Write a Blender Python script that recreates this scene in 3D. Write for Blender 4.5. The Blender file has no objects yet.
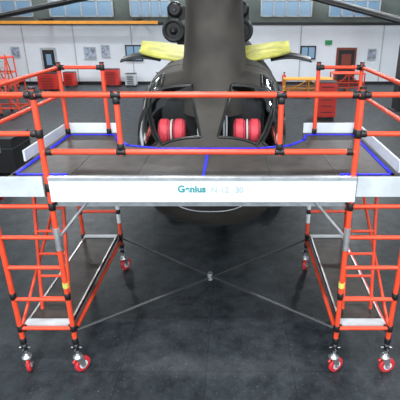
import bpy, math, random
from mathutils import Vector, Matrix
random.seed(4)
S=bpy.context.scene
S.view_settings.view_transform='Standard'

# ---------------- materials ----------------
def mat(name,col,rough=.5,metal=0,noise=0,nscale=8,emit=None,es=0,coat=0,bump=0):
    m=bpy.data.materials.new(name); m.use_nodes=True
    nt=m.node_tree; b=nt.nodes['Principled BSDF']
    b.inputs['Base Color'].default_value=(*col,1)
    b.inputs['Roughness'].default_value=rough
    b.inputs['Metallic'].default_value=metal
    if coat: b.inputs['Coat Weight'].default_value=coat
    if emit:
        b.inputs['Emission Color'].default_value=(*emit,1); b.inputs['Emission Strength'].default_value=es
    if noise or bump:
        tc=nt.nodes.new('ShaderNodeTexCoord'); n=nt.nodes.new('ShaderNodeTexNoise')
        n.inputs['Scale'].default_value=nscale; n.inputs['Detail'].default_value=6
        nt.links.new(tc.outputs['Object'],n.inputs['Vector'])
        if noise:
            r=nt.nodes.new('ShaderNodeValToRGB')
            r.color_ramp.elements[0].position=.35; r.color_ramp.elements[1].position=.68
            r.color_ramp.elements[0].color=(*[c*(1-noise) for c in col],1)
            r.color_ramp.elements[1].color=(*[min(1,c*(1+noise)) for c in col],1)
            nt.links.new(n.outputs['Fac'],r.inputs['Fac']); nt.links.new(r.outputs['Color'],b.inputs['Base Color'])
        if bump:
            bp=nt.nodes.new('ShaderNodeBump'); bp.inputs['Strength'].default_value=bump; bp.inputs['Distance'].default_value=.02
            nt.links.new(n.outputs['Fac'],bp.inputs['Height']); nt.links.new(bp.outputs['Normal'],b.inputs['Normal'])
    return m
M={}
M['red']=mat('orange_red_powder_coat',(.76,.07,.026),.35,0,.12,5)
M['blk']=mat('black_plastic',(.008,.008,.009),.4)
M['alu']=mat('aluminium',(.62,.64,.66),.35,.8,.15,10)
M['white']=mat('white_board',(.70,.75,.78),.45,0,.06,4)
M['greyb']=mat('grey_board',(.50,.54,.56),.5,0,.12,5)
M['deck']=mat('deck_ply',(.036,.028,.024),.5,0,.4,7)
M['blue']=mat('blue_edge_strip',(.004,.008,.85),.5)
M['wheel']=mat('red_wheel',(.6,.03,.04),.35)
M['chrome']=mat('zinc_leg',(.6,.6,.62),.3,.9)
M['brace']=mat('dark_brace_tube',(.05,.052,.055),.4,.3)
M['teal']=mat('teal_print',(.015,.25,.27),.5)
M['faint']=mat('faint_print',(.42,.5,.5),.5)
M['olive']=mat('olive_drab_paint',(.044,.039,.033),.7,0,.3,2.5)
M['olive2']=mat('dark_grey_paint',(.012,.013,.014),.5,0,.3,3)
M['frame']=mat('window_frame_paint',(.012,.013,.013),.35)
M['int']=mat('cockpit_dark',(.012,.012,.014),.7)
M['cush']=mat('red_cushion',(.85,.07,.10),.55,0,.12,12)
M['strap']=mat('pale_strap',(.6,.55,.55),.6)
M['yellow']=mat('yellow_cover',(.62,.60,.12),.55,0,.25,4)
M['orange']=mat('orange_yellow_steel',(.70,.28,.03),.45,0,.1,4)
M['rubber']=mat('tyre_rubber',(.012,.012,.012),.75)
M['wall']=mat('white_wall_panel',(.84,.89,.95),.6,0,.04,.6)
M['upper']=mat('grey_green_cladding',(.13,.16,.145),.7,0,.2,1.0)
M['dark']=mat('dark_steel',(.015,.017,.02),.5)
M['door']=mat('brown_red_door',(.22,.05,.03),.5)
M['glasswin']=mat('blue_window',(.25,.42,.6),.15)
M['cab']=mat('red_cabinet',(.60,.03,.02),.4)
M['ceil']=mat('ceiling_sheet',(.3,.32,.33),.8)
M['lampm']=mat('lamp_diffuser',(.9,.9,.9),.5,emit=(1,1,1),es=4)
M['poster']=mat('notice_paper',(.35,.4,.5),.6,0,.5,9)
M['green']=mat('green_sign',(.02,.3,.1),.5)

g=bpy.data.materials.new('cockpit_glass'); g.use_nodes=True; nt=g.node_tree; nt.nodes.clear()
o=nt.nodes.new('ShaderNodeOutputMaterial'); mx=nt.nodes.new('ShaderNodeMixShader'); tr=nt.nodes.new('ShaderNodeBsdfTransparent'); gl=nt.nodes.new('ShaderNodeBsdfGlossy'); fr=nt.nodes.new('ShaderNodeFresnel')
tr.inputs['Color'].default_value=(.92,.95,.95,1); gl.inputs['Roughness'].default_value=.05; fr.inputs['IOR'].default_value=1.3
nt.links.new(fr.outputs[0],mx.inputs[0]); nt.links.new(tr.outputs[0],mx.inputs[1]); nt.links.new(gl.outputs[0],mx.inputs[2]); nt.links.new(mx.outputs[0],o.inputs[0])
M['glass']=g

# floor
f=bpy.data.materials.new('worn_hangar_floor'); f.use_nodes=True; nt=f.node_tree; b=nt.nodes['Principled BSDF']
tc=nt.nodes.new('ShaderNodeTexCoord')
def noise(sc,det=6,rg=.6):
    n=nt.nodes.new('ShaderNodeTexNoise'); n.inputs['Scale'].default_value=sc; n.inputs['Detail'].default_value=det; n.inputs['Roughness'].default_value=rg
    nt.links.new(tc.outputs['Object'],n.inputs['Vector']); return n
def ramp(src,p0,c0,p1,c1):
    r=nt.nodes.new('ShaderNodeValToRGB'); e=r.color_ramp.elements
    e[0].position=p0;e[0].color=(*c0,1);e[1].position=p1;e[1].color=(*c1,1); nt.links.new(src,r.inputs['Fac']); return r
def mixn(t,a,b_,fac=1):
    m=nt.nodes.new('ShaderNodeMixRGB'); m.blend_type=t; m.inputs[0].default_value=fac; nt.links.new(a,m.inputs[1]); nt.links.new(b_,m.inputs[2]); return m
n1=noise(3.2,12,.8); r1=ramp(n1.outputs['Fac'],.38,(.009,.012,.0145),.66,(.042,.053,.062))
n2=noise(34,4,.7); r2=ramp(n2.outputs['Fac'],.62,(0,0,0),.74,(.16,.18,.19))
ad=mixn('ADD',r1.outputs[0],r2.outputs[0])
br=nt.nodes.new('ShaderNodeTexBrick'); br.offset=0; br.inputs['Scale'].default_value=1; br.inputs['Brick Width'].default_value=1.0; br.inputs['Row Height'].default_value=1.0; br.inputs['Mortar Size'].default_value=.006
br.inputs['Color1'].default_value=(1,1,1,1); br.inputs['Color2'].default_value=(.85,.85,.85,1); br.inputs['Mortar'].default_value=(.45,.45,.45,1)
nt.links.new(tc.outputs['Object'],br.inputs['Vector'])
mu=mixn('MULTIPLY',ad.outputs[0],br.outputs['Color'],.8); nt.links.new(mu.outputs[0],b.inputs['Base Color'])
n3=noise(5,8,.7); r3=ramp(n3.outputs['Fac'],.35,(.42,.42,.42),.7,(.55,.55,.55)); nt.links.new(r3.outputs[0],b.inputs['Roughness'])
b.inputs['Specular IOR Level'].default_value=.38
M['floor']=f

# ---------------- mesh builder ----------------
class MB:
    def __init__(s): s.v=[];s.f=[];s.m=[];s.sm=[];s.names=[]
    def mi(s,k):
        if k not in s.names: s.names.append(k)
        return s.names.index(k)
    def add(s,vs,fs,k,smooth=False):
        o=len(s.v); s.v+= [tuple(v) for v in vs]; i=s.mi(k)
        for q in fs: s.f.append([a+o for a in q]); s.m.append(i); s.sm.append(smooth)
    def frame(s,d):
        d=Vector(d).normalized(); a=Vector((0,0,1)) if abs(d.z)<.9 else Vector((1,0,0))
        u=d.cross(a).normalized(); return d,u,d.cross(u).normalized()
    def lathe(s,c,axis,prof,k,seg=20,cap=True):
        c=Vector(c); d,u,w=s.frame(axis); vs=[];fs=[]
        for t,r in prof:
            for i in range(seg):
                a=2*math.pi*i/seg; vs.append(c+d*t+(u*math.cos(a)+w*math.sin(a))*r)
        n=len(prof)
        for j in range(n-1):
            for i in range(seg):
                i2=(i+1)%seg; fs.append([j*seg+i,j*seg+i2,(j+1)*seg+i2,(j+1)*seg+i])
        s.add(vs,fs,k,True)
        if cap:
            s.add(vs[:seg],[list(range(seg))[::-1]],k); s.add(vs[-seg:],[list(range(seg))],k)
    def tube(s,p,q,r,k,seg=12):
        p=Vector(p);q=Vector(q); s.lathe(p,q-p,[(0,r),((q-p).length,r)],k,seg)
    def poly(s,pts,r,k,seg=8):
        for a,b in zip(pts[:-1],pts[1:]): s.tube(a,b,r,k,seg)
    def box(s,lo,hi,k):
        x0,y0,z0=lo;x1,y1,z1=hi
        vs=[(x0,y0,z0),(x1,y0,z0),(x1,y1,z0),(x0,y1,z0),(x0,y0,z1),(x1,y0,z1),(x1,y1,z1),(x0,y1,z1)]
        s.add(vs,[[0,3,2,1],[4,5,6,7],[0,1,5,4],[1,2,6,5],[2,3,7,6],[3,0,4,7]],k)
    def prism(s,pts,z0,z1,k):
        n=len(pts); vs=[(x,y,z0) for x,y in pts]+[(x,y,z1) for x,y in pts]
        fs=[list(range(n))[::-1],list(range(n,2*n))]+[[i,(i+1)%n,n+(i+1)%n,n+i] for i in range(n)]
        s.add(vs,fs,k)
    def loft(s,rings,k,closed=True,cap=True,skip=None,smooth=True):
        n=len(rings[0]); vs=[p for r in rings for p in r]; fs=[]
        for j in range(len(rings)-1):
            for i in range(n if closed else n-1):
                if skip and skip(j,i): continue
                i2=(i+1)%n; fs.append([j*n+i,j*n+i2,(j+1)*n+i2,(j+1)*n+i])
        s.add(vs,fs,k,smooth)
        if cap: s.add(rings[0],[list(range(n))[::-1]],k,True); s.add(rings[-1],[list(range(n))],k,False)
    def build(s,name,parent=None,bevel=0,loc=None):
        me=bpy.data.meshes.new(name); me.from_pydata(s.v,[],s.f); 
        for k in s.names: me.materials.append(M[k])
        for p,i,sm in zip(me.polygons,s.m,s.sm): p.material_index=i; p.use_smooth=sm
        me.update(); ob=bpy.data.objects.new(name,me); S.collection.objects.link(ob)
        if bevel:
            bm=ob.modifiers.new('bevel','BEVEL'); bm.width=bevel; bm.segments=2; bm.limit_method='ANGLE'; bm.angle_limit=.7
        if parent: ob.parent=parent
        if loc: ob.location=loc
        return ob
def empty(name,loc=(0,0,0)):
    e=bpy.data.objects.new(name,None); S.collection.objects.link(e); e.location=loc; return e

# ---------------- room ----------------
XL,XR,YB,YF,ZC=-17,15,23,-14,9
def roombox(name,lo,hi,k):
    b=MB(); b.box(lo,hi,k); return b.build(name)
roombox('floor',(XL,YF,-.1),(XR,YB,0),'floor')
roombox('ceiling',(XL,YF,ZC),(XR,YB,ZC+.1),'ceil')
b=MB(); b.box((XL,YB,0),(XR,YB+.2,3.3),'wall'); b.box((XL,YB+.02,3.3),(XR,YB+.2,ZC),'upper')
b.build('wall_back')
b=MB(); b.box((XL-.2,YF,0),(XL,YB+.2,3.3),'wall'); b.box((XL-.2,YF,3.3),(XL-.02,YB+.2,ZC),'upper'); b.build('wall_left')
b=MB(); b.box((XR,YF,0),(XR+.2,YB+.2,3.3),'wall'); b.box((XR+.02,YF,3.3),(XR+.2,YB+.2,ZC),'upper'); b.build('wall_right')
b=MB()
b.box((XL,YB-.06,3.25),(XR,YB,3.4),'dark')
for x in (-15,-11.8,-8.9,-5.6,4.1,8.8,12): b.box((x-.03,YB-.03,0),(x+.03,YB,3.25),'greyb')
b.box((XL,YB-.04,0),(XR,YB,.15),'dark')
b.build('trim_1')
b=MB()
for y in (20,12,):
    b.box((XL,y-.1,7.6),(XR,y+.1,7.8),'dark')
    for i in range(16):
        x=XL+i*2; b.tube((x,y,7.7),(x+1,y,8.7),.05,'dark',6); b.tube((x+1,y,8.7),(x+2,y,7.7),.05,'dark',6)
    b.box((XL,y-.1,8.7),(XR,y+.1,8.9),'dark')
b.build('roof_truss')
for n,(x0,x1) in enumerate(((-14.5,-11),(-10,-6.5),(-5.5,-3.3),(1.8,4.6),(5.6,8.4))):
    b=MB(); b.box((x0,YB-.05,3.75),(x1,YB+.01,4.5),'glasswin')
    for i in range(5):
        x=x0+(x1-x0)*i/4; b.box((x-.04,YB-.09,3.7),(x+.04,YB-.04,4.55),'greyb')
    b.box((x0,YB-.09,3.68),(x1,YB-.04,3.75),'greyb'); b.box((x0,YB-.09,4.5),(x1,YB-.04,4.57),'greyb')
    b.build('window_%d'%(n+1))
b=MB(); b.box((XL,21.4,3.35),(-3.8,21.6,3.5),'orange'); b.box((XL,21.35,3.3),(-3.8,21.65,3.35),'dark')
for x in (-15,-10,-5): b.box((x-.08,21.4,3.5),(x+.08,23,3.6),'dark')
b.build('crane_rail')
YW=YB-.01
def door(name,x0,x1,z1,k='door'):
    b=MB(); b.box((x0,YW-.08,0),(x1,YW,z1),'door' if k=='door' else 'greyb'); b.box((x0+.12,YW-.11,0),(x1-.12,YW-.07,z1-.12),'dark'); b.box((x0+.3,YW-.125,1.1),(x1-.3,YW-.105,z1-.35),'glasswin' if k=='g' else 'door')
    b.tube((x1-.2,YW-.16,.95),(x1-.2,YW-.16,1.1),.02,'chrome'); b.build(name)
door('door_1',6.2,7.35,2.05); door('door_2',-10.9,-10.0,2.05,'g')
def winb(name,x0,x1,z0,z1):
    b=MB(); b.box((x0,YW-.06,z0),(x1,YW,z1),'dark'); 
    m=(x0+x1)/2
    b.box((x0+.08,YW-.08,z0+.08),(m-.03,YW-.05,z1-.08),'glasswin'); b.box((m+.03,YW-.08,z0+.08),(x1-.08,YW-.05,z1-.08),'glasswin'); b.build(name)
winb('window_6',4.1,5.0,1.4,2.15); winb('window_7',-6.0,-5.0,1.3,2.2)
for x0,x1,z0,z1 in ((-8.4,-7.7,1.4,2.1),(-7.4,-6.9,1.5,2.2),(8.0,8.5,1.4,2.0),(-12.6,-12.1,1.5,2.1)):
    b=MB(); b.box((x0,YW-.04,z0),(x1,YW,z1),'greyb'); b.box((x0+.05,YW-.05,z0+.05),(x1-.05,YW-.035,z1-.05),'poster'); b.build('notice_board')
b=MB(); b.box((5.5,YW-.04,2.2),(5.9,YW,2.45),'green'); b.build('exit_sign')

def cabinet(x,y,w,h,d,k='cab',name='tool_cabinet'):
    b=MB(); b.box((x,y,.1),(x+w,y+d,h),k)
    n=5
    for i in range(n):
        z0=.14+(h-.2)*i/n; b.box((x+.03,y-.02,z0),(x+w-.03,y,z0+(h-.2)/n-.03),k); b.box((x+w*.2,y-.05,z0+.6*(h-.2)/n),(x+w*.8,y-.03,z0+.6*(h-.2)/n+.03),'dark')
    for cx in (x+.07,x+w-.07):
        for cy in (y+.07,y+d-.07): b.lathe((cx-.02,cy,.05),(1,0,0),[(0,.05),(.04,.05)],'blk',12)
    b.box((x,y,h),(x+w,y+d,h+.03),'blk'); b.build(name,bevel=.005)
cabinet(-7.1,21.8,.85,.95,.5); cabinet(-9.3,21.6,.6,.8,.5); cabinet(3.5,13.3,.75,1.4,.6); cabinet(-5.9,21.8,.6,.7,.5,'greyb'); cabinet(9.2,19,1,1.2,.6)
cabinet(-15.5,19,.9,1.1,.6,'cab'); cabinet(-10.2,20.3,1.0,.9,.6,'cab')
def stand(x,y,w,h,d,k,name):
    b=MB()
    for cx in (x,x+w/2,x+w):
        for cy in (y,y+d): b.tube((cx,cy,.1),(cx,cy,h),.035,k,8); b.lathe((cx-.03,cy,.06),(1,0,0),[(0,.06),(.06,.06)],'blk',12)
    for z in (.3,h*.55,h):
        for cy in (y,y+d): b.tube((x,cy,z),(x+w,cy,z),.035,k,8)
        for cx in (x,x+w): b.tube((cx,y,z),(cx,y+d,z),.035,k,8)
    b.tube((x,y,.3),(x+w/2,y,h),.03,k,8); b.tube((x+w/2,y,h),(x+w,y,.3),.03,k,8)
    b.box((x,y,h),(x+w,y+d,h+.04),k); b.build(name)
stand(2.75,18,2.3,.9,.7,'orange','maintenance_stand')
stand(-13.6,20.3,1.9,1.7,.9,'red','maintenance_stand')
stand(-13.4,18.2,1.3,.8,.7,'red','maintenance_stand')
stand(-9.9,14,1.5,1.3,.9,'red','maintenance_stand')
stand(5.4,19.5,1.6,1.0,.8,'red','maintenance_stand')
b=MB()
for s in (0,.5): b.tube((-11.4+s,18,.0),(-11.4+s,18.7,2.0),.03,'red',8); b.tube((-11.4+s,19.4,0),(-11.4+s,18.7,2.0),.03,'red',8)
for i in range(6): b.box((-11.4,18+.1*i+.05,.28*(i+1)),(-10.9,18.2+.1*i,.28*(i+1)+.03),'alu')
b.build('step_ladder')
b=MB(); b.box((-7.2,6.6,.12),(-5.15,7.6,1.0),'blk'); b.box((-7.22,6.58,.72),(-5.13,7.62,.76),'dark')
for x in (-6.8,-5.5):
    b.box((x-.06,6.56,.66),(x+.06,6.6,.82),'alu')
    for y in (6.8,7.4): b.lathe((x-.03,y,.06),(1,0,0),[(0,.06),(.06,.06)],'rubber',12)
b.build('equipment_case',bevel=.01)
b=MB(); b.box((7.2,15,0),(7.3,15.6,ZC),'dark'); b.box((7.75,15,0),(7.85,15.6,ZC),'dark'); b.box((7.3,15.27,0),(7.75,15.33,ZC),'dark'); b.box((7.05,14.9,0),(8.0,15.7,.04),'dark'); b.build('steel_column')
for x in (3.2,-4.2):
    b=MB(); b.lathe((x,22.7,0.0),(0,0,1),[(0,.11),(.5,.11),(.56,.07),(.6,.03),(.66,.03)],'cab',14); b.box((x-.05,22.6,.66),(x+.05,22.7,.72),'blk'); b.build('fire_extinguisher')

# lamps
for y in (-8,-3,6,13,19.5):
    for x in (-9,-1,7):
        e=empty('ceiling_lamp',(x,y,0))
        b=MB(); b.box((-1.0,-.25,8.55),(1.0,.25,8.7),'alu'); b.box((-.95,-.2,8.53),(.95,.2,8.56),'lampm'); b.tube((-.7,0,8.7),(-.7,0,9),.02,'alu',6); b.tube((.7,0,8.7),(.7,0,9),.02,'alu',6)
        b.build('fixture',e)
        l=bpy.data.lights.new('light','AREA'); l.shape='RECTANGLE'; l.size=1.9; l.size_y=.4; l.energy=900 if y>15 else (260 if y>5 else 560); l.color=(.95,.98,1)
        lo=bpy.data.objects.new('light',l); S.collection.objects.link(lo); lo.parent=e; lo.location=(0,0,8.5)

# ---------------- scaffold platform ----------------
P=empty('mobile_access_platform')
XI,XO,YR=1.45,2.03,2.2
R=.027
def coupler(b,p,ax,l=.08): 
    p=Vector(p);a=Vector(ax).normalized(); b.lathe(p-a*l/2,a,[(0,R+.002),(.006,R+.007),(l-.006,R+.007),(l,R+.002)],'blk',12)
def caster(name,x,y,rot):
    b=MB()
    wr=.095
    d=Vector((math.cos(rot),math.sin(rot),0)); w=Vector((-d.y,d.x,0))
    c=Vector((x,y,0))+d*.04+Vector((0,0,wr))
    b.lathe(c-w*.022,w,[(0,wr*.86),(.006,wr),(.038,wr),(.044,wr*.86)],'wheel',28)
    b.lathe(c-w*.026,w,[(0,.05),(.052,.05)],'white',20); b.lathe(c-w*.045,w,[(0,.014),(.09,.014)],'chrome',10)
    for s in (-1,1):
        p=c+w*.036*s; q=Vector((x,y,.225))+w*.036*s
        side=[p-d*.02-Vector((0,0,.02)),p+d*.02-Vector((0,0,.02)),q+d*.045,q-d*.045]
        vs=side+[v+w*.005*s for v in side]
        b.add(vs,[[0,1,2,3],[7,6,5,4],[0,4,5,1],[1,5,6,2],[2,6,7,3],[3,7,4,0]],'chrome')
    b.lathe((x,y,.215),(0,0,1),[(0,.055),(.02,.055),(.03,.035),(.05,.03)],'chrome',16)
    pd=c-d*.11+Vector((0,0,.08)); b.tube(Vector((x,y,.225)),pd,.014,'cab',8)
    b.tube((x,y,.24),(x,y,.5),.019,'chrome',12)
    b.lathe((x,y,.33),(0,0,1),[(0,.034),(.05,.034)],'blk',12); 
    for a in (0,1.57): b.tube((x-math.cos(a)*.06,y-math.sin(a)*.06,.355),(x+math.cos(a)*.06,y+math.sin(a)*.06,.355),.008,'chrome',6)
    b.build(name,P)
for s in (-1,1):
    xi,xo=s*XI,s*XO
    b=MB()
    for x in (xi,xo):
        for y in (0,YR):
            b.tube((x,y,.42),(x,y,3.2),R,'red')
            for z in (.45,.62,1.04,2.08,2.28,2.8,3.15): coupler(b,(x,y,z),(0,0,1))
            b.lathe((x,y,3.2),(0,0,1),[(0,R+.004),(.02,R+.004)],'blk')
    for z in (.62,1.0,1.39,1.74,2.08): b.tube((xi,0,z),(xo,0,z),.022,'red')
    for z in (.62,1.04,1.4,1.75,2.08): b.tube((xi,YR,z),(xo,YR,z),.022,'red')
    for y in (0,YR):
        for z in (2.8,3.15):
            b.tube((xi,y,z),(xo,y,z),R-.003,'red')
            coupler(b,(xi+s*.05,y,z),(1,0,0),.05); coupler(b,(xo-s*.05,y,z),(1,0,0),.05)
    for z in (2.8,3.15,.56):
        b.tube((xo,0,z),(xo,YR,z),R-.003,'red'); coupler(b,(xo,.06,z),(0,1,0),.06); coupler(b,(xo,YR-.06,z),(0,1,0),.06)
    for z in (.56,2.1): b.tube((xi,0,z),(xi,YR,z),R-.003,'red'); coupler(b,(xi,.06,z),(0,1,0),.06); coupler(b,(xi,YR-.06,z),(0,1,0),.06)
    b.tube((xo,0,2.1),(xo,YR,2.1),R-.003,'red')
    b.tube((xo,.05,.62),(xo,YR-.05,2.05),.018,'red'); 
    b.lathe((xi,YR,.85),(0,0,1),[(0,R+.004),(.6,R+.004)],'white')
    b.lathe((xi,0,1.15),(0,0,1),[(0,R+.005),(.06,R+.005)],'yellow')
    b.lathe((xi,0,1.6),(0,0,1),[(0,R+.005),(.25,R+.005)],'alu')
    b.build('tower_frame',P)
    b=MB(); yl=.55
    for x in (s*1.58,s*1.9): b.tube((x,yl-.25,.66),(x,yl+.1,2.2),.02,'red')
    for i in range(6):
        t=(i+.5)/6; b.tube((s*1.58,yl-.25+.35*t,.66+1.54*t),(s*1.9,yl-.25+.35*t,.66+1.54*t),.016,'red')
    b.build('access_ladder',P)
    b=MB(); a,c=sorted((s*1.49,s*1.99)); b.box((a,.06,.6),(c,YR-.06,.64),'deck')
    b.box((a,.03,.58),(c,.12,.66),'greyb'); b.box((a,YR-.1,.58),(c,YR-.03,.66),'greyb')
    b.box((a,.03,.59),(a+.02,YR-.03,.65),'alu'); b.box((c-.02,.03,.59),(c,YR-.03,.65),'alu'); b.build('lower_deck',P)
    b=MB(); b.tube((xi-s*.03,.03,1.75),(xi-s*.35,.03,2.13),.016,'alu'); b.tube((xi-s*.03,YR,1.5),(xi-s*.1,1.45,2.13),.016,'alu'); b.build('knee_brace',P)
    for x,y,r in ((xi,0,.9 if s<0 else .5),(xo,0,1.9 if s<0 else .2),(xi,YR,1.0),(xo,YR,2.2)):
        caster('caster',x,y,r)
b=MB()
for z in (3.15,2.63):
    b.tube((-XI,-.0,z),(XI,0,z),R,'red')
    for s in (-1,1): coupler(b,(s*(XI-.06),0,z),(1,0,0),.06)
for x in (-.72,.74):
    b.tube((x,0,2.6),(x,0,3.18),R-.002,'red')
    for z in (2.68,3.10): coupler(b,(x,0,z),(0,0,1),.06)
    for z in (2.63,3.15): coupler(b,(x,0,z),(1,0,0),.09)
b.build('guard_rail',P)
b=MB()
pts=[(-2.03,-.02),(2.03,-.02),(2.03,2.2),(1.28,2.2),(1.22,1.85),(1.02,1.6),(.6,1.48),(-.6,1.48),(-1.02,1.6),(-1.22,1.85),(-1.28,2.2),(-2.03,2.2)]
b.prism(pts,2.19,2.25,'deck')
def strip(a,c,w=.038,z=2.252,k='blue'):
    a=Vector((*a,0));c=Vector((*c,0)); d=(c-a).normalized(); a-=d*w/2; c+=d*w/2; q=Vector((-d.y,d.x,0))*w/2
    b.prism([((a+q).x,(a+q).y),((a-q).x,(a-q).y),((c-q).x,(c-q).y),((c+q).x,(c+q).y)],z-.003,z+.006,k)
ins=[(-1.45,.45),(-1.98,.45),(-1.98,2.12)]+[(-1.33,2.12),(-1.25,1.83),(-1.04,1.57),(-.62,1.43),(.62,1.43),(1.04,1.57),(1.25,1.83),(1.33,2.12)]+[(1.98,2.12),(1.98,.45),(1.45,.45)]
for a,c in zip(ins[:-1],ins[1:]): strip(a,c)
strip((0,.1),(0,1.44),.028)
for x in (-1.4,-.7,.7,1.4): strip((x,.05),(x,1.4),.008,2.249,'brace')
b.build('deck_panel',P)
b=MB()
b.box((-1.42,-.06,2.15),(1.47,-.03,2.40),'white')
b.box((-1.42,-.07,2.375),(1.47,-.02,2.405),'alu')
for s in (-1,1):
    b.box((s*1.48 if s>0 else -2.0,-.05,2.2),(2.0 if s>0 else -1.48,-.03,2.40),'greyb')
    x0=s*2.06; b.box((min(x0,x0+s*.025),.9 if s<0 else .5,2.25),(max(x0,x0+s*.025),YR,2.38),'white')
    a,c=sorted((s*1.3,s*2.03)); b.box((a,YR+.03,2.25),(c,YR+.055,2.39),'white')
b.build('toe_board',P,bevel=.003)
b=MB(); b.box((-1.4,.03,2.07),(1.4,.08,2.19),'alu'); b.box((-1.4,1.38,2.09),(1.4,1.43,2.19),'alu')
for i in range(6): b.box((-1.2+i*.47,.08,2.12),(-1.15+i*.47,1.38,2.19),'alu')
b.build('bridge_beam',P)
b=MB()
b.tube((-1.42,.03,.57),(1.42,YR-.03,.57),.018,'brace'); b.tube((-1.42,YR-.03,.6),(1.42,.03,.6),.018,'brace'); b.lathe((0,YR/2,.54),(0,0,1),[(0,.035),(.1,.035)],'alu',12)
b.build('plan_brace',P)
def text(s,x,z,size,k='teal'):
    c=bpy.data.curves.new('board_lettering','FONT'); c.body=s; c.size=size; c.extrude=.001; c.offset=.003; ob=bpy.data.objects.new('board_lettering',c); S.collection.objects.link(ob)
    ob.parent=P; ob.location=(x,-.063,z); ob.rotation_euler=(math.pi/2,0,0); c.materials.append(M[k])
text('Genius',-.21,2.255,.094); text('N 12',.10,2.25,.085,'faint'); text('30',.33,2.25,.08,'faint')

# ---------------- helicopter ----------------
H=empty('tandem_rotor_helicopter')
prof=[(1.55,.2,1.6,1.88,1.75),(1.57,.36,1.5,1.96,1.75),(1.62,.54,1.36,2.06,1.75),(1.7,.72,1.2,2.18,1.75),(1.8,.86,1.08,2.30,1.75),(1.95,.97,.94,2.44,1.75),(2.2,1.05,.8,2.64,1.75),(2.45,1.08,.7,2.79,1.75),(2.7,1.10,.64,2.92,1.75),(3.0,1.12,.58,3.02,1.75),(3.5,1.14,.54,3.1,1.75),(5,1.14,.52,3.12,1.75),(9,1.1,.52,3.12,1.75),(12,1.05,.55,3.12,1.8),(14,.9,1.0,3.12,2.0),(15,.7,1.6,3.1,2.3)]
def interp(y):
    for a,c in zip(prof[:-1],prof[1:]):
        if a[0]<=y<=c[0]:
            t=(y-a[0])/(c[0]-a[0]); return [a[i]*(1-t)+c[i]*t for i in range(5)]
NA=96
def sec(y,th,ex=2.5,off=0):
    _,hw,zb,zt,zc=interp(y); c,s=math.cos(th),math.sin(th)
    if s>0: ex=ex+1.5*min(1,max(0,(y-1.7)/.7))
    x=(hw+off)*math.copysign(abs(c)**(2/ex),c); k=math.copysign(abs(s)**(2/ex),s)
    return Vector((x-.01,y,zc+(k*(zt-zc+off) if k>0 else k*(zc-zb+off))))
ys=[1.55,1.57,1.6,1.64,1.7,1.76,1.8]+[1.8+.05*i for i in range(1,27)]+[3.25,3.5,4.2,5,7,9,10.5,12,13,14,14.6,15]
ys=sorted(set(round(y,3) for y in ys))
W=[(1.8,2.6,48,85),(1.85,2.35,13,44),(2.4,3.0,13,40),(2.65,3.05,46,62)]
W=W+[(a,c,180-t1,180-t0) for a,c,t0,t1 in W]
def inwin(j,i):
    y=(ys[j]+ys[j+1])/2; th=(i+.5)*360/NA
    return any(a<y<c and t0<th<t1 for a,c,t0,t1 in W)
rings=[[sec(y,2*math.pi*i/NA) for i in range(NA)] for y in ys]
b=MB(); b.loft(rings,'olive',skip=inwin); b.build('fuselage_shell',H)
b=MB(); b.loft(rings,'glass',skip=lambda j,i:not inwin(j,i),cap=False); b.build('windshield_glass',H)
b=MB(); st=360/NA
for a,c,t0,t1 in W:
    i0=math.ceil(t0/st-.5); i1=math.floor(t1/st-.5)+1
    yy=[y for y in ys if a-.001<=y<=c+.001]
    loop=[sec(yy[0],math.radians(i*st)) for i in range(i0,i1+1)]+[sec(y,math.radians(i1*st)) for y in yy]+[sec(yy[-1],math.radians(i*st)) for i in range(i1,i0-1,-1)]+[sec(y,math.radians(i0*st)) for y in yy[::-1]]
    b.poly(loop,.02,'frame',8)
b.build('windshield_frame',H)
b=MB()
for y in (3.4,4.6,6.5,9): b.poly([sec(y,2*math.pi*i/48) for i in range(49)],.008,'olive2',5)
b.poly([sec(1.66,math.radians(190+160*i/30)) for i in range(31)],.010,'alu',6)
b.poly([sec(2.0,math.radians(180+180*i/30)) for i in range(31)],.008,'frame',5)
b.build('panel_seam',H)
b=MB(); b.box((-.85,2.1,1.62),(.83,2.95,1.68),'int'); b.box((-.8,2.9,1.3),(.78,2.95,2.75),'int')
b.box((-.7,1.95,1.7),(.68,2.06,2.0),'int')
b.box((-.13,2.0,1.7),(.11,2.6,2.12),'int')
for x in (-.5,.48):
    b.box((x-.24,2.62,1.9),(x+.24,2.72,2.62),'int'); b.box((x-.24,2.3,1.85),(x+.24,2.7,2.0),'int')
b.build('cockpit_interior',H)
b=MB()
for x,z0 in ((.17,2.0),(.21,2.0),(-.19,2.0)): b.tube((x,2.2,z0),(x,2.2,2.5),.014,'white')
b.build('control_column',H)
b=MB()
for x in (-.56,.50):
    for dx in (-.105,.105):
        b.lathe((x+dx-.09,2.25,2.26),(1,0,0),[(0,.09),(.012,.155),(.04,.185),(.14,.185),(.168,.155),(.18,.09)],'cush',24)
        b.lathe((x+dx-.06,2.25,2.26),(1,0,0),[(0,.187),(.006,.187)],'blk',24)
        b.lathe((x+dx+.05,2.25,2.26),(1,0,0),[(0,.187),(.006,.187)],'blk',24)
    b.lathe((x-.012,2.25,2.26),(1,0,0),[(0,.18),(.024,.18)],'strap',24)
b.build('seat_cushion',H)
pp=[(2.45,2.3,.6),(2.75,2.4,.58),(2.95,2.56,.55),(3.2,2.72,.51),(3.5,2.86,.485),(3.8,2.98,.465),(4.05,3.08,.46),(4.2,3.2,.45),(4.28,3.4,.40)]
rg=[]
for z,yf,hw in pp:
    yb=5.6-(z-2.4)*.5; yc=(yf+yb)/2; r=[]
    for i in range(48):
        a=2*math.pi*i/48; c,s=math.cos(a),math.sin(a); 
        r.append((hw*math.copysign(abs(c)**.72,c)-.0,yc+(yb-yf)/2*math.copysign(abs(s)**.8,s),z))
    rg.append(r)
b=MB(); b.loft(rg,'olive')
b.build('forward_pylon',H)
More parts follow.
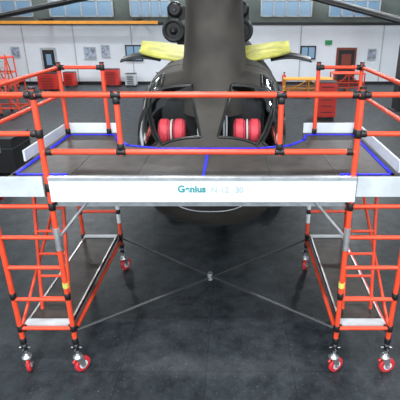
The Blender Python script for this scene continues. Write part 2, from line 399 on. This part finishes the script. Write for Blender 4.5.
hub=Vector((0,3.7,4.42))
b=MB(); b.lathe((0,3.7,4.2),(0,0,1),[(0,.22),(.12,.2),(.16,.3),(.28,.3),(.32,.16),(.42,.12)],'olive2',24)
def blade(tip,k='olive2'):
    tip=Vector(tip); d=tip-hub; L=d.length; rg=[]
    d.normalize(); q=Vector((-d.y,d.x,0)).normalized()
    n=d.cross(q)
    for t in [0.02,.05,.06,.1,.3,.5,.7,.9,1]:
        cw=.07 if t<.055 else (.15 if t<.08 else .25); th=.06 if t<.055 else .04
        r=[]
        for i in range(16):
            a=2*math.pi*i/16; r.append(hub+d*L*t+q*math.cos(a)*cw+n*math.sin(a)*th)
        rg.append(r)
    b.loft(rg,k)
bl=hub+(Vector((-3.27,2.8,3.73))-hub)*2.2; br_=hub+(Vector((2.4,2.1,3.74))-hub)*2.4
blade(bl); blade(br_); blade(hub+Vector((.3,6.5,-.25)))
b.build('forward_rotor',H)
rg=[]
for z,yf,yb,hw in ((2.9,10.2,15,.6),(3.6,10.8,15,.45),(4.6,11.4,15,.38),(5.4,12,14.8,.34),(5.6,12.5,14.4,.25)):
    yc=(yf+yb)/2; rg.append([(-.34+hw*math.cos(2*math.pi*i/32),yc+(yb-yf)/2*math.sin(2*math.pi*i/32),z) for i in range(32)])
b=MB(); b.loft(rg,'olive'); b.build('aft_pylon',H)
b=MB()
for x in (-1.25,.5):
    b.lathe((x,8.2,3.42),(0,1,0),[(0,.20),(-.05,.25),(0,.29),(.3,.31),(1.5,.33),(2.2,.2)],'olive2',28,cap=False)
    b.lathe((x,8.25,3.42),(0,1,0),[(0,.205),(.05,.2)],'blk',24); b.lathe((x,8.12,3.42),(0,1,0),[(0,.03),(.1,.1),(.15,.1)],'brace',16)
    b.lathe((x,8.6,3.92),(0,1,0),[(0,.12),(.02,.19),(.25,.21),(.6,.1)],'blk',24); b.lathe((x,8.55,3.92),(0,1,0),[(0,.04),(.06,.06)],'brace',16)
    b.box((x-.2,8.7,3.4),(x+.2,9.5,4.0),'olive2')
    b.box((min(x,-.34),8.8,3.05),(max(x,-.34),9.6,3.6),'olive2')
b.build('engine_nacelle',H)
# flat opened covers, sloping down toward the nose, with rounded outer end
b=MB()
for s in (-1,1):
    rg=[]
    for t in [i/14 for i in range(15)]:
        x=s*(.52+.86*t)-.04; cw=math.sqrt(max(.03,1-t**3)); zz=3.12+.13*t
        yc=4.75; w=.6*cw
        rg.append([(x,yc-w,zz-.07),(x,yc-w*.5,zz-.02),(x,yc+w*.4,zz+.03),(x,yc+w,zz+.10),(x,yc+w,zz+.075),(x,yc+w*.4,zz+.0),(x,yc-w*.5,zz-.05),(x,yc-w,zz-.10)])
    b.loft(rg,'yellow')
    pts=[Vector(r[0]) for r in rg]; b.poly(pts,.03,'yellow',8)
b.build('yellow_cowling_cover',H)
b=MB()
for s in (-1,1):
    rg=[]
    for t in [i/10 for i in range(11)]:
        x=s*(1.0+.75*t)-.02; zz=3.08+.06*math.sin(t*3)-.04*t; w=.22*(1-.5*t)
        rg.append([(x,4.6-w,zz-.03),(x,4.6+w,zz+.03),(x,4.6+w,zz),(x,4.6-w,zz-.06)])
    b.loft(rg,'brace')
b.build('cowling_work_shelf',H)
b=MB()
for x,y in ((-1.15,5),(1.15,5),(-1.1,11),(1.1,11)):
    s=1 if x>0 else -1
    b.tube((x-s*.35,y,.9),(x,y,.32),.07,'olive2'); b.tube((x-s*.1,y,.32),(x+s*.14,y,.32),.05,'chrome')
    for o in (-.13,.13): b.lathe((x+o-.08,y,.3),(1,0,0),[(0,.2),(.02,.28),(.05,.3),(.11,.3),(.14,.28),(.16,.2)],'rubber',24); 
b.build('landing_gear',H)

# ---------------- world, camera ----------------
w=bpy.data.worlds.new('daylight'); S.world=w; w.use_nodes=True; bg=w.node_tree.nodes['Background']; bg.inputs[0].default_value=(.85,.93,1,1); bg.inputs[1].default_value=2.6
cam=bpy.data.cameras.new('camera'); co=bpy.data.objects.new('camera',cam); S.collection.objects.link(co); S.camera=co
cam.sensor_width=36; cam.lens=36*443/400; cam.shift_x=-35/400
co.location=(.33,-3.95,3.8); co.rotation_euler=(math.radians(90-22.7),0,0)
